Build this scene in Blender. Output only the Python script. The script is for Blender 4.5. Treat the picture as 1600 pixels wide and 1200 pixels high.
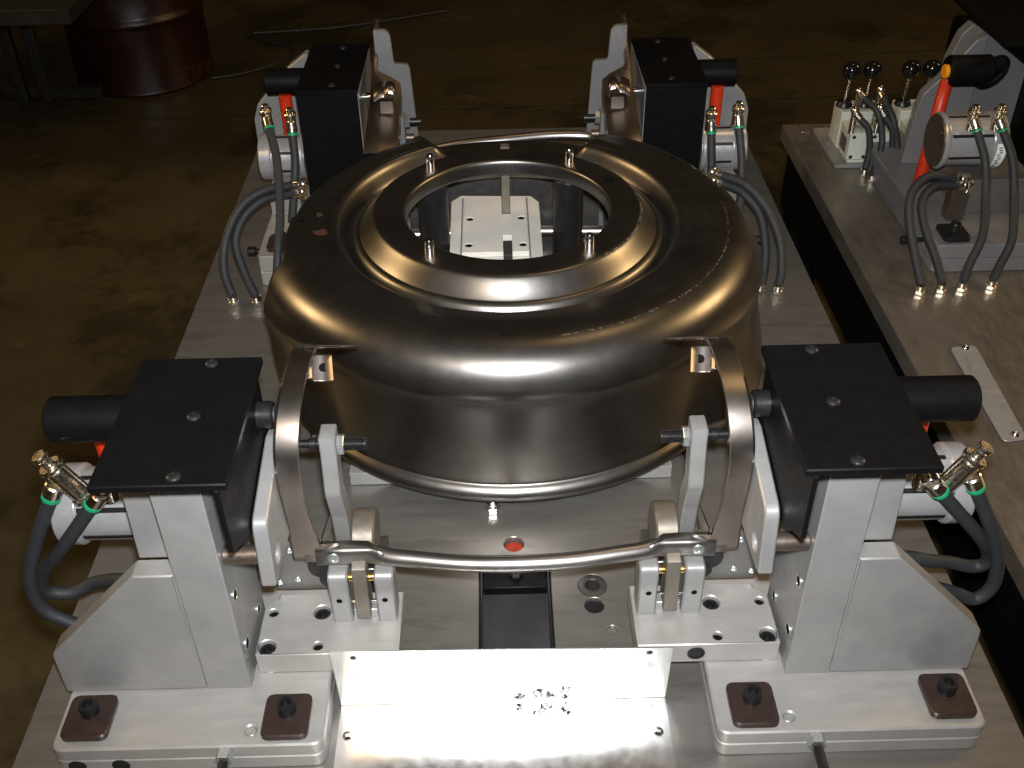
import bpy, bmesh, math, random
from mathutils import Vector, Matrix
from mathutils.geometry import tessellate_polygon
random.seed(7)
R = math.radians
scene = bpy.context.scene
for o in list(bpy.data.objects):
    bpy.data.objects.remove(o)
COL = scene.collection

# ------------------------------------------------------------------ camera
cam = bpy.data.cameras.new('camera'); camo = bpy.data.objects.new('camera', cam); COL.objects.link(camo)
cam.sensor_width = 36; cam.lens = 1644.1 / 1600 * 36; cam.clip_start = .02; cam.clip_end = 200
PITCH, YAW, ROLL = .65334, .010397, -.017
EYE = Vector((-.01223, -1.13723, 1.26503))
fw = Vector((math.sin(YAW) * math.cos(PITCH), math.cos(YAW) * math.cos(PITCH), -math.sin(PITCH)))
rt = Vector((math.cos(YAW), -math.sin(YAW), 0)); up = rt.cross(fw)
r2 = rt * math.cos(ROLL) + up * math.sin(ROLL); u2 = -rt * math.sin(ROLL) + up * math.cos(ROLL)
m = Matrix((r2, u2, -fw)).transposed().to_4x4(); m.translation = EYE
camo.matrix_world = m
scene.camera = camo

# ------------------------------------------------------------------ world and lamps
w = bpy.data.worlds.new('World'); scene.world = w; w.use_nodes = True
w.node_tree.nodes['Background'].inputs[0].default_value = (1, .66, .36, 1)
w.node_tree.nodes['Background'].inputs[1].default_value = .012

def area(name, loc, target, size, power, col, shape='SQUARE', sy=None):
    l = bpy.data.lights.new(name, 'AREA'); l.shape = shape; l.size = size
    if sy: l.shape = 'RECTANGLE'; l.size_y = sy
    l.energy = power; l.color = col
    o = bpy.data.objects.new(name, l); COL.objects.link(o); o.location = loc
    o.rotation_euler = (Vector(target) - Vector(loc)).to_track_quat('-Z', 'Y').to_euler()
    return o
# the flash on top of the camera
fl_ = bpy.data.lights.new('camera_flash', 'SPOT'); fl_.energy = 265; fl_.color = (.97, .985, 1); fl_.shadow_soft_size = .022; fl_.spot_size = R(94); fl_.spot_blend = 1.0
fo = bpy.data.objects.new('camera_flash', fl_); COL.objects.link(fo); fo.location = EYE + u2 * .06 + r2 * .01
fo.rotation_euler = (Vector((0, .62, .2)) - fo.location).to_track_quat('-Z', 'Y').to_euler()
# warm high bay lamps of the workshop
WARM = (1, .66, .30)
area('high_bay_lamp', (-5.0, 1.6, 3.0), (0, .6, 0), 1.2, 100, WARM)
area('high_bay_lamp', (5.0, 1.6, 3.0), (0, .6, 0), 1.2, 100, WARM)
area('high_bay_lamp', (-1.5, -4.0, 5.0), (-1, 2.5, -.8), 1.2, 42, WARM)
area('high_bay_lamp', (2.0, 2.5, 7.0), (0, 3.0, -.8), 1.2, 30, WARM)

vs = scene.view_settings
vs.view_transform = 'Standard'; vs.look = 'None'; vs.exposure = 0; vs.gamma = 1; vs.use_curve_mapping = False
scene.render.engine = 'CYCLES'
scene.cycles.use_denoising = True
scene.cycles.max_bounces = 8

# ------------------------------------------------------------------ materials
def mat(name, col, metal=0., rough=.5, var=.12, scale=18, stretch=(1, 1, 1), rvar=.1, bump=0., bscale=400, bstretch=(1, 1, 1), spec=.5,
        spots=None, coat=0., soft=0.):
    """principled with mottled colour, uneven gloss and fine relief; spots=(colour, scale, threshold, strength)"""
    M = bpy.data.materials.new(name); M.use_nodes = True
    N = M.node_tree.nodes; L = M.node_tree.links; b = N['Principled BSDF']
    b.inputs['Metallic'].default_value = metal; b.inputs['Specular IOR Level'].default_value = spec
    if coat: b.inputs['Coat Weight'].default_value = coat; b.inputs['Coat Roughness'].default_value = .12
    tc = N.new('ShaderNodeTexCoord'); mp = N.new('ShaderNodeMapping'); mp.inputs['Scale'].default_value = stretch
    L.new(tc.outputs['Object'], mp.inputs[0])
    def noise(sc, det=5, ro=.6, src=mp):
        n = N.new('ShaderNodeTexNoise'); n.inputs['Scale'].default_value = sc; n.inputs['Detail'].default_value = det; n.inputs['Roughness'].default_value = ro
        L.new(src.outputs[0], n.inputs['Vector']); return n
    def rng(src, a, b_, c, d):
        r = N.new('ShaderNodeMapRange'); r.inputs[1].default_value = a; r.inputs[2].default_value = b_; r.inputs[3].default_value = c; r.inputs[4].default_value = d
        L.new(src, r.inputs[0]); return r.outputs[0]
    n1 = noise(scale)
    hsv = N.new('ShaderNodeHueSaturation'); hsv.inputs['Color'].default_value = (*col, 1)
    L.new(rng(n1.outputs[0], .3, .7, 1 - var, 1 + var), hsv.inputs['Value'])
    last = hsv.outputs[0]
    if spots:
        for sc_, (c2, ss, th, st) in enumerate(spots):
            ns = noise(ss, 6, .7)
            mx = N.new('ShaderNodeMix'); mx.data_type = 'RGBA'
            L.new(rng(ns.outputs[0], th - soft, th + .08 + soft, 0, st), mx.inputs[0]); L.new(last, mx.inputs[6]); mx.inputs[7].default_value = (*c2, 1)
            last = mx.outputs[2]
    L.new(last, b.inputs['Base Color'])
    n2 = noise(scale * 2.3, 6, .65)
    L.new(rng(n2.outputs[0], .3, .7, max(.03, rough - rvar), rough + rvar), b.inputs['Roughness'])
    if bump:
        mp2 = N.new('ShaderNodeMapping'); mp2.inputs['Scale'].default_value = bstretch; L.new(tc.outputs['Object'], mp2.inputs[0])
        n3 = noise(bscale, 3, .5, mp2); bp = N.new('ShaderNodeBump'); bp.inputs['Strength'].default_value = bump; bp.inputs['Distance'].default_value = .001
        L.new(n3.outputs[0], bp.inputs['Height']); L.new(bp.outputs[0], b.inputs['Normal'])
    M['_'] = 1
    return M

ALU = mat('milled_aluminium', (.265, .263, .258), .40, .38, .10, 14, rvar=.07, bump=.05, bscale=500, spots=[((.185, .185, .193), 6, .55, .7)], soft=.08)
ALU2 = mat('ground_aluminium', (.33, .32, .305), .45, .40, .10, 12, (1, 4, 1), rvar=.08, bump=.08, bscale=300, bstretch=(1, 8, 1))
PLATE = mat('ground_steel_plate', (.24, .215, .18), .75, .40, .14, 9, (3, 1, 1), rvar=.09, bump=.10, bscale=260, bstretch=(1, 1, 1),
            spots=[((.17, .145, .115), 5, .54, .6)])
TOPSTEEL = mat('table_plate_steel', (.165, .158, .145), .6, .38, .10, 7, (1, 5, 1), rvar=.08, bump=.12, bscale=150, bstretch=(9, 1, 1),
            spots=[((.115, .108, .097), 3.2, .54, .6), ((.50, .49, .47), 130, .70, .5)])
TRAY = mat('sheet_aluminium', (.80, .80, .795), .95, .22, .05, 20, rvar=.05, bump=.05, bscale=300, spots=[((.62, .62, .62), 22, .66, .5)])
BLACK = mat('black_powder_coat', (.003, .003, .0034), 0, .48, .15, 30, rvar=.06, bump=.05, bscale=900, spec=.10)
BLACKOX = mat('black_oxide_steel', (.022, .022, .023), .6, .36, .2, 60, rvar=.08, spec=.5)
DARKSTEEL = mat('dark_steel', (.10, .098, .095), .8, .42, .15, 40, rvar=.1)
GREYPLATE = mat('grey_anodised', (.16, .155, .145), .6, .45, .1, 20)
RUBBER = mat('rubber_hose', (.018, .020, .022), 0, .62, .12, 60, rvar=.08, spec=.35)
NICKEL = mat('nickel_plated_brass', (.82, .77, .68), 1, .24, .08, 90, rvar=.08)
CHROME = mat('polished_steel', (.75, .74, .73), 1, .16, .05, 60, rvar=.05)
ZINC = mat('zinc_plated', (.62, .66, .66), .9, .28, .1, 90, rvar=.06)
BRASS = mat('brass', (.72, .50, .16), 1, .28, .08, 60)
GREEN = mat('green_collar', (.01, .23, .10), 0, .4, .05, 60)
BLUE = mat('blue_collar', (.01, .03, .30), 0, .4, .05, 60)
RED = mat('red_rod_plastic', (.42, .022, .003), 0, .42, .12, 30)
HUB = mat('bead_blasted_aluminium', (.60, .575, .53), .1, .5, .06, 20)
DARKALU = mat('darkened_aluminium', (.19, .187, .19), .4, .42, .05, 8, rvar=.04)  # darker aluminium, shade on the rear clamp plates put into its colour
REDPLUG = mat('red_plug', (.24, .016, .004), 0, .5, .25, 60)
BROWN = mat('browned_steel_pad', (.036, .022, .019), .35, .36, .15, 40, rvar=.08)
BROWNPIN = mat('brown_pin_steel', (.14, .11, .09), .8, .4, .12, 40)
TAN = mat('tan_anodised', (.155, .137, .11), .55, .45, .1, 40, bump=.06, bscale=500)
CAST = mat('cylinder_aluminium', (.45, .45, .46), .6, .30, .05, 30, rvar=.05)
IVORY = mat('valve_body_paint', (.43, .45, .39), 0, .45, .06, 40, bump=.05, bscale=600)
KNOB = mat('black_phenolic', (.006, .006, .007), 0, .10, .05, 30, rvar=.03)
LABEL = mat('label_white', (.72, .76, .72), 0, .45, .05, 60)
INK = mat('ink_black', (.02, .02, .022), 0, .5, .05, 60)
REFLMARK = mat('painted_reflection', (.26, .26, .27), .3, .5, .3, 300)  # grey of the dark reflection painted on the tray
AMBER = mat('amber_plastic', (.75, .28, .01), 0, .3, .05, 60)
REDPAINT = mat('red_drum_paint', (.015, .0028, .0018), 0, .38, .2, 5, spots=[((.045, .018, .006), 4.5, .60, .8)])
CHUTE = mat('satin_dark_sheet', (.045, .045, .047), .85, .34, .05, 8, rvar=.03)
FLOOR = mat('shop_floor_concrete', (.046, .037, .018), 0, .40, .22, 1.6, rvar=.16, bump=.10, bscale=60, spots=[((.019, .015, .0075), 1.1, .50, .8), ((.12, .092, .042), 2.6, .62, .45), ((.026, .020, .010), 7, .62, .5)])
BENCH = mat('bench_paint', (.018, .018, .015), .3, .5, .2, 10)
CABLE = mat('cable_rubber', (.02, .02, .02), 0, .6)
HOLESHADE = mat('bore_shadow', (.004, .004, .004), 0, .8, spec=.05)  # near-black for discs that stand in for shade in holes
LINE = mat('floor_joint_filler', (.035, .027, .017), 0, .7)

def stamped(name, base, rust=1., marks=False):
    """cold rolled pressing: dark sheen, oily smudges, rust freckles, scuffed draw lines"""
    M = mat(name, base, 1, .345, .08, 7, rvar=.035, bump=.035, bscale=380,
            spots=[((base[0] * .72, base[1] * .66, base[2] * .58), 4.0, .55, .55), ((.22, .085, .022), 13, .70, .55 * rust), ((.60, .58, .55), 60, .76, .4)], soft=.07)
    N = M.node_tree.nodes; L = M.node_tree.links; b = N['Principled BSDF']
    if marks:
        tc = N.new('ShaderNodeTexCoord'); sp = N.new('ShaderNodeSeparateXYZ'); L.new(tc.outputs['Object'], sp.inputs[0])
        def mth(op, a, b_=None, c=None):
            n = N.new('ShaderNodeMath'); n.operation = op
            for i, v in enumerate((a, b_, c)):
                if v is None: continue
                if isinstance(v, (int, float)): n.inputs[i].default_value = v
                else: L.new(v, n.inputs[i])
            return n.outputs[0]
        rr = mth('SQRT', mth('ADD', mth('MULTIPLY', sp.outputs[0], sp.outputs[0]), mth('MULTIPLY', sp.outputs[1], sp.outputs[1])))
        th = mth('ARCTAN2', sp.outputs[1], sp.outputs[0])
        nz = N.new('ShaderNodeTexNoise'); nz.inputs['Scale'].default_value = 170; L.new(tc.outputs['Object'], nz.inputs['Vector'])
        nb = N.new('ShaderNodeTexNoise'); nb.inputs['Scale'].default_value = 14; L.new(tc.outputs['Object'], nb.inputs['Vector'])
        def ringmark(r0, wd, a0, a1, thr):
            d = mth('ABSOLUTE', mth('SUBTRACT', mth('ADD', rr, mth('MULTIPLY', mth('SUBTRACT', nb.outputs[0], .5), .006)), r0))
            k = mth('LESS_THAN', d, wd); k = mth('MULTIPLY', k, mth('GREATER_THAN', nz.outputs[0], thr))
            k = mth('MULTIPLY', k, mth('GREATER_THAN', th, a0)); return mth('MULTIPLY', k, mth('LESS_THAN', th, a1))
        def blotch(cx, cy, rad):
            dx = mth('SUBTRACT', sp.outputs[0], cx); dy = mth('SUBTRACT', sp.outputs[1], cy)
            d = mth('SQRT', mth('ADD', mth('MULTIPLY', dx, dx), mth('MULTIPLY', dy, dy)))
            return mth('MULTIPLY', mth('LESS_THAN', mth('ADD', d, mth('MULTIPLY', mth('SUBTRACT', nb.outputs[0], .5), .05)), rad), mth('GREATER_THAN', nb.outputs[0], .47))
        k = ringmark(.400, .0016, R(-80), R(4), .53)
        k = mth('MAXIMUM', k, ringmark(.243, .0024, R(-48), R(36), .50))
        zz = sp.outputs[2]
        dz = mth('ABSOLUTE', mth('SUBTRACT', mth('ADD', zz, mth('MULTIPLY', mth('SUBTRACT', nb.outputs[0], .5), .012)), .246))
        k2 = mth('MULTIPLY', mth('LESS_THAN', dz, .0016), mth('GREATER_THAN', nz.outputs[0], .52))
        src = b.inputs['Base Color'].links[0].from_socket
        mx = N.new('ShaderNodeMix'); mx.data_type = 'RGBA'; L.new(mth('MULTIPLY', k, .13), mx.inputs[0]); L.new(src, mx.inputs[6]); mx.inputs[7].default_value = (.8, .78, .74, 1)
        mx3 = N.new('ShaderNodeMix'); mx3.data_type = 'RGBA'; L.new(mth('MULTIPLY', k2, .7), mx3.inputs[0]); L.new(mx.outputs[2], mx3.inputs[6]); mx3.inputs[7].default_value = (.10, .085, .07, 1)
        rs = mth('MAXIMUM', blotch(-.345, .01, .012), blotch(-.335, -.055, .014))
        mx2 = N.new('ShaderNodeMix'); mx2.data_type = 'RGBA'; L.new(mth('MULTIPLY', rs, .38), mx2.inputs[0]); L.new(mx3.outputs[2], mx2.inputs[6]); mx2.inputs[7].default_value = (.34, .10, .015, 1)
        L.new(mx2.outputs[2], b.inputs['Base Color'])
        rsrc = b.inputs['Roughness'].links[0].from_socket
        L.new(mth('ADD', rsrc, mth('MULTIPLY', mth('MAXIMUM', k, rs), .2)), b.inputs['Roughness'])
    return M
STAMP = stamped('stamped_steel', (.205, .197, .188), .6, True)
STAMP2 = stamped('pressed_bracket_steel', (.30, .265, .24), 1.3)
TUBEST = stamped('drawn_tube_steel', (.42, .40, .39), .25)

# ------------------------------------------------------------------ mesh helpers
def offset(poly, d):
    n = len(poly); out = []
    A = sum(poly[i][0] * poly[(i + 1) % n][1] - poly[(i + 1) % n][0] * poly[i][1] for i in range(n))
    sg = 1 if A > 0 else -1
    for i in range(n):
        p0, p1, p2 = Vector(poly[i - 1]), Vector(poly[i]), Vector(poly[(i + 1) % n])
        a = (p1 - p0); b = (p2 - p1)
        if a.length < 1e-9 or b.length < 1e-9: out.append(tuple(p1)); continue
        a.normalize(); b.normalize()
        n1 = Vector((-a.y, a.x)) * sg; n2 = Vector((-b.y, b.x)) * sg
        k = 1 + n1.dot(n2)
        o = (n1 + n2) / max(k, .35)
        out.append((p1.x + o.x * d, p1.y + o.y * d))
    return out
def rounded(poly, r, n=3):
    out = []; N_ = len(poly)
    rs = r if isinstance(r, (list, tuple)) else [r] * N_
    for i in range(N_):
        p0, p1, p2 = Vector(poly[i - 1]), Vector(poly[i]), Vector(poly[(i + 1) % N_])
        a = (p0 - p1); b = (p2 - p1); q = min(rs[i], a.length * .49, b.length * .49)
        if q < 1e-5: out.append(tuple(p1)); continue
        s = p1 + a.normalized() * q; e = p1 + b.normalized() * q
        for k in range(n + 1):
            t = k / n; out.append(tuple((1 - t) ** 2 * s + 2 * t * (1 - t) * p1 + t * t * e))
    return out
def rect(a0, a1, b0, b1): return [(a0, b0), (a1, b0), (a1, b1), (a0, b1)]
def circle(cx, cy, r, n=20): return [(cx + r * math.cos(2 * math.pi * i / n), cy + r * math.sin(2 * math.pi * i / n)) for i in range(n)]
def spline(pts, sub=8):
    P = [Vector(p) for p in pts]; P = [P[0] * 2 - P[1]] + P + [P[-1] * 2 - P[-2]]; out = []
    for i in range(1, len(P) - 2):
        for k in range(sub):
            t = k / sub
            out.append(.5 * ((2 * P[i]) + (P[i + 1] - P[i - 1]) * t + (2 * P[i - 1] - 5 * P[i] + 4 * P[i + 1] - P[i + 2]) * t * t + (-P[i - 1] + 3 * P[i] - 3 * P[i + 1] + P[i + 2]) * t ** 3))
    out.append(P[-2]); return out

class MB:
    def __init__(s, sx=1): s.v = []; s.f = []; s.sx = sx
    def add(s, vs, fs):
        o = len(s.v); s.v += [(s.sx * x, y, z) for x, y, z in vs]; s.f += [tuple(i + o for i in f) for f in fs]; return s
    def prism(s, outline, w0, w1, ax='z', holes=(), c=.0012):
        c = min(c, abs(w1 - w0) * .45)
        mp = {'z': lambda a, b, w: (a, b, w), 'x': lambda a, b, w: (w, a, b), 'y': lambda a, b, w: (a, w, b)}[ax]
        loops = [(outline, offset(outline, c))] + [(h, offset(h, -c)) for h in holes]
        V = []; F = []; topidx = []; botidx = []
        for full, ins in loops:
            n = len(full); o = len(V)
            for w, lp in ((w0, ins), (w0 + c, full), (w1 - c, full), (w1, ins)): V += [mp(p[0], p[1], w) for p in lp]
            for k in range(3):
                for i in range(n):
                    j = (i + 1) % n; F.append((o + k * n + i, o + k * n + j, o + (k + 1) * n + j, o + (k + 1) * n + i))
            botidx += [o + i for i in range(n)]; topidx += [o + 3 * n + i for i in range(n)]
        tris = tessellate_polygon([[Vector((p[0], p[1], 0)) for p in ins] for _, ins in loops])
        for t in tris: F.append(tuple(topidx[i] for i in t)); F.append(tuple(botidx[i] for i in t[::-1]))
        return s.add(V, F)
    def box(s, x0, x1, y0, y1, z0, z1, c=.0012, r=0.0):
        o = rect(min(x0, x1), max(x0, x1), min(y0, y1), max(y0, y1))
        return s.prism(rounded(o, r or c, 3 if r else 1), min(z0, z1), max(z0, z1), 'z', (), c)
    def lathe(s, prof, org=(0, 0, 0), axis=(0, 0, 1), seg=28, ang=None):
        ax = Vector(axis).normalized(); q = Vector((0, 0, 1)).rotation_difference(ax); org = Vector(org); V = []; F = []; n = len(prof)
        for i in range(seg):
            a = 2 * math.pi * i / seg + (ang or 0)
            for r, z in prof: V.append(tuple(org + q @ Vector((r * math.cos(a), r * math.sin(a), z))))
        for i in range(seg):
            j = (i + 1) % seg
            for k in range(n - 1): F.append((i * n + k, j * n + k, j * n + k + 1, i * n + k + 1))
        if prof[0][0] > 1e-6: F.append(tuple(i * n for i in range(seg))[::-1])
        if prof[-1][0] > 1e-6: F.append(tuple(i * n + n - 1 for i in range(seg)))
        return s.add(V, F)
    def cyl(s, p0, p1, r, seg=28, c=.001, r1=None, ang=None):
        d = Vector(p1) - Vector(p0); L = d.length; r1 = r if r1 is None else r1; c = min(c, r * .4, L * .4)
        return s.lathe([(r - c, 0), (r, c), (r1, L - c), (r1 - c, L)], p0, d, seg, ang)
    def hex(s, p0, p1, r): return s.cyl(p0, p1, r, 6, .0008)
    def tube(s, pts, r, seg=12, sub=8, caps=True, sec=None):
        P = spline(pts, sub) if sub else [Vector(p) for p in pts]; V = []; F = []
        t = (P[1] - P[0]).normalized(); ref = Vector((0, 0, 1)) if abs(t.z) < .9 else Vector((0, 1, 0)); nrm = (ref - t * ref.dot(t)).normalized(); n = len(P)
        for i, p in enumerate(P):
            t2 = (P[min(i + 1, n - 1)] - P[max(i - 1, 0)]).normalized(); nrm = (nrm - t2 * nrm.dot(t2)).normalized(); bn = t2.cross(nrm)
            rr = r(i / (n - 1)) if callable(r) else (r, r)
            if not isinstance(rr, tuple): rr = (rr, rr)
            for k in range(seg):
                a = 2 * math.pi * k / seg; V.append(tuple(p + nrm * rr[0] * math.cos(a) + bn * rr[1] * math.sin(a)))
        for i in range(n - 1):
            for k in range(seg):
                j = (k + 1) % seg; F.append((i * seg + k, i * seg + j, (i + 1) * seg + j, (i + 1) * seg + k))
        if caps: F.append(tuple(range(seg))[::-1]); F.append(tuple((n - 1) * seg + k for k in range(seg)))
        return s.add(V, F)
    def ball(s, c, r, seg=24): return s.lathe([(r * math.sin(math.pi * k / 14), -r * math.cos(math.pi * k / 14)) for k in range(15)], c, (0, 0, 1), seg)
    def cap_screw(s, p, ax, r, h):
        return s.lathe([(r, 0), (r, h * .86), (r * .9, h), (r * .56, h), (r * .52, h * .93), (r * .52, h * .4), (0, h * .36)], p, ax, 24)
    def button(s, p, ax, r, h):
        return s.lathe([(r, 0), (r * .95, h * .45), (r * .75, h * .85), (r * .45, h), (r * .42, h * .5), (0, h * .45)], p, ax, 24)
    def sweep(s, rows):
        n = len(rows[0]); V = [tuple(p) for r_ in rows for p in r_]; F = []
        for i in range(len(rows) - 1):
            for k in range(n - 1): F.append((i * n + k, i * n + k + 1, (i + 1) * n + k + 1, (i + 1) * n + k))
        return s.add(V, F)
    def build(s, name, material, parent=None, kind=None, angle=32, recalc=True):
        org = parent['_org'] if parent is not None and '_org' in parent else None
        og = Vector(org) if org is not None else Vector((0, 0, 0))
        me = bpy.data.meshes.new(name); me.from_pydata([tuple(Vector(v) - og) for v in s.v], [], s.f)
        bm = bmesh.new(); bm.from_mesh(me); bmesh.ops.remove_doubles(bm, verts=bm.verts, dist=1e-6)
        if recalc: bmesh.ops.recalc_face_normals(bm, faces=bm.faces)
        bm.to_mesh(me); bm.free()
        me.polygons.foreach_set('use_smooth', [True] * len(me.polygons)); me.set_sharp_from_angle(angle=R(angle))
        me.materials.append(material)
        o = bpy.data.objects.new(name, me); COL.objects.link(o)
        if parent is not None:
            o.parent = parent
            if org is not None: o['_org'] = tuple(og)
        if kind: o['kind'] = kind
        return o

def thing(name, label, cat, org, group=None):
    o = bpy.data.objects.new(name, None); COL.objects.link(o); o.location = org; o['_org'] = tuple(org)
    o.empty_display_size = .02
    o['label'] = label; o['category'] = cat
    if group: o['group'] = group
    return o
def tag(o, label, cat, group=None):
    o['label'] = label; o['category'] = cat
    if group: o['group'] = group
    return o
def recentre(o, org):
    """put a single mesh thing's origin at its base"""
    org = Vector(org); o.data.transform(Matrix.Translation(-org)); o.location = org; return o

# ================================================================== the setting
FZ = -.80
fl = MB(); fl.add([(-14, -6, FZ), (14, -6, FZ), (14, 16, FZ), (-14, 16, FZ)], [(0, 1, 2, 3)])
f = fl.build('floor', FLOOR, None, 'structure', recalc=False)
jm = MB(); jm.add([(-6, 3.62, FZ + .004), (6, 3.62 + .35, FZ + .004), (6, 3.632 + .35, FZ + .004), (-6, 3.632, FZ + .004)], [(0, 1, 2, 3)])
jm.add([(.2, 4.3, FZ + .004), (5, 4.62, FZ + .004), (5, 4.626, FZ + .004), (.2, 4.308, FZ + .004)], [(0, 1, 2, 3)])
jm.build('floor_joint', LINE, f, recalc=False)

# ---- main table
T = thing('fixture_table', 'wide ground steel table carrying the round pressing and four clamp units', 'table', (0, .6, 0))
SX0, SX1 = -.058, .056
out = [(-.688, -.62), (SX0, -.62), (SX0, .045), (SX1, .045), (SX1, -.62), (.687, -.62), (.687, 1.731), (-.688, 1.731)]
MB().prism(out, -.045, 0, 'z', [circle(.144, -.101, .0075, 16), circle(-.001, .081, .0165, 28), circle(.121, -.053, .0155, 24), circle(.121, -.013, .0225, 28)], .0012).build('table_top', TOPSTEEL, T)
fr = MB()
for x0, x1, y0, y1 in ((-.66, -.56, -.6, 1.70), (.56, .66, -.6, 1.70)): fr.box(x0, x1, y0, y1, -.16, -.0462)
fr.box(-.56, .56, 1.60, 1.70, -.16, -.0462)
fr.build('frame', BLACK, T)
for x in (-.61, .61):
    for y in (-.5, 1.62): MB().box(x - .05, x + .05, y - .05, y + .05, FZ + .001, -.161).build('leg', BLACK, T)
MB().lathe([(.0225, -.03), (.0225, .0006), (.0205, .0014), (.0125, .0014), (.0115, 0), (.0115, -.03)], (.121, -.013, 0), seg=32).build('bushing', DARKSTEEL, T)
MB().cyl((.121, -.053, -.04), (.121, -.053, -.006), .0148).build('plug', BLACKOX, T)
MB().cyl((-.001, .081, -.04), (-.001, .081, -.011), .0158).build('plug', REDPLUG, T)['label'] = 'round red plug sunk in the table'
MB().cyl((.144, -.101, -.04), (.144, -.101, -.003), .0072).build('dowel', ZINC, T)
# plain pads of the pressing
for x, y in ((-.24, .262), (.235, .262)):
    MB().box(x - .045, x + .045, y - .03, y + .03, .0005, .028).build('rest_pad', ALU, T)

# ---- chute box in the slot
C = thing('slot_chute', 'black sheet metal chute sunk in the table slot', 'chute', (0, -.1, -.2))
cb = MB(); cb.sweep([[(SX0 + .004, .040, -.004), (SX0 + .004, -.03, -.035), (SX0 + .004, -.62, -.26)], [(SX1 - .004, .040, -.004), (SX1 - .004, -.03, -.035), (SX1 - .004, -.62, -.26)]])
for x in (SX0 + .0035, SX1 - .0035): cb.box(x - .0015, x + .0015, -.62, .042, -.30, -.006, .0004)
cb.build('chute_body', CHUTE, C)
MB().box(SX0 + .006, SX1 - .006, -.006, .041, -.034, -.008, .001).build('cross_bar', BLACK, C)
bl = MB(); bl.cyl((.001, .022, -.010), (.001, .022, .004), .0105, 6); bl.lathe([(.0085, 0), (.0075, .006), (.005, .009), (0, .0095)], (.001, .022, .004)); bl.build('hex_bolt', ZINC, C)

# ================================================================== the round pressing
CX, CY = .003, .585
D = thing('wheel_arch_pressing', 'large round stamped steel pressing with raised inner ring, in the middle', 'steel pressing', (CX, CY, 0))
prof = [(.1865, .327), (.1862, .338), (.1866, .349), (.1885, .3545), (.193, .3568), (.205, .357), (.222, .357), (.237, .3568), (.2440, .3550), (.2495, .3500), (.2560, .3425), (.2640, .3330), (.2705, .3260), (.2725, .3247), (.2765, .3240),
        (.2820, .3205), (.2860, .3150), (.2885, .3105), (.2915, .3080), (.2960, .3085), (.3005, .3135), (.3050, .3220), (.3095, .3290), (.316, .332), (.326, .3345), (.338, .3375), (.352, .340), (.370, .3412), (.386, .3415), (.400, .3402),
        (.4125, .3368), (.4245, .3310), (.4355, .3230), (.4450, .3125), (.4520, .2995), (.4562, .2855), (.4575, .2730), (.4560, .2630), (.4515, .2530), (.4450, .2350), (.4390, .2000), (.4345, .1600), (.4315, .12), (.431, .09), (.4305, .070), (.432, .0645),
        (.4375, .061), (.443, .055), (.4455, .048), (.4445, .040), (.440, .034), (.434, .0315), (.429, .033)]
PS = spline([(a, b, 0) for a, b in prof], 3)
def sst(a, b, x):
    t = max(0., min(1., (x - a) / (b - a))); return t * t * (3 - 2 * t)
def lerp_tab(tab, x):
    for (x0, y0), (x1, y1) in zip(tab, tab[1:]):
        if x <= x1: return y0 + (y1 - y0) * (x - x0) / (x1 - x0)
    return tab[-1][1]
RT = [(-200, .385), (-187, .392), (-176, .397), (-166, .408), (-160, .415), (-150, .425), (0, .43), (10, .428), (22, .418), (46, .418), (56, .40), (62, .392), (118, .392), (124, .368), (152, .370), (170, .384), (200, .40)]
WALL_Z = [(-200, 9), (-162, 9), (-160, .338), (-157, .30), (-152, .20), (-145, .10), (-136, .02), (-42, .02), (-30, .06), (-12, .12), (0, .20), (10, .30), (16, .335), (18, 9), (200, 9)]
def shell_pt(th, q):
    r, z = q.x, q.y; c, s_ = math.cos(R(th)), math.sin(R(th))
    if r > .285 and z > .30:                                # ridge outside the gutter grows towards the back
        back = .5 + .5 * s_
        z += .011 * back * math.exp(-((r - .318) / .012) ** 2) + .008 * back ** 1.4 * math.exp(-((r - .343) / .028) ** 2)
    rear = sst(58, 66, th) * (1 - sst(110, 118, th))
    if r > .252: z -= rear * .036 * sst(.252, .285, r)
    if z < .30 and r > .41:                                 # skirt flares out at both flanks
        fk = sst(.68, .94, abs(c)); r += fk * (.30 if c > 0 else .36) * (.30 - z)
    return (CX + r * c, CY + r * s_, z)
NT = 420; rows = []
NP = 100
idx_w = next(i for i, q in enumerate(PS) if q.x > .40)
for i in range(NT):
    th = -180 + 360 * i / NT
    rtm = lerp_tab(RT, th); wz = lerp_tab(WALL_Z, th)
    last = float(len(PS) - 1)
    for k, q in enumerate(PS):
        if k > 40 and wz > .5 and q.x > rtm: last = k - 1 + (rtm - PS[k - 1].x) / (q.x - PS[k - 1].x); break
        if k > idx_w and wz <= .5 and q.y < wz: last = k - 1 + (PS[k - 1].y - wz) / (PS[k - 1].y - q.y); break
    row = []
    for j in range(len(PS)):
        t = min(float(j), last); a = min(int(t), len(PS) - 2); row.append(shell_pt(th, PS[a].lerp(PS[a + 1], t - a)))
    rows.append(row)
rows.append(rows[0])
sh = MB(); sh.sweep(rows); so = sh.build('shell', STAMP, D, angle=60)
md = so.modifiers.new('thick', 'SOLIDIFY'); md.thickness = .0025; md.offset = -1
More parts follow.
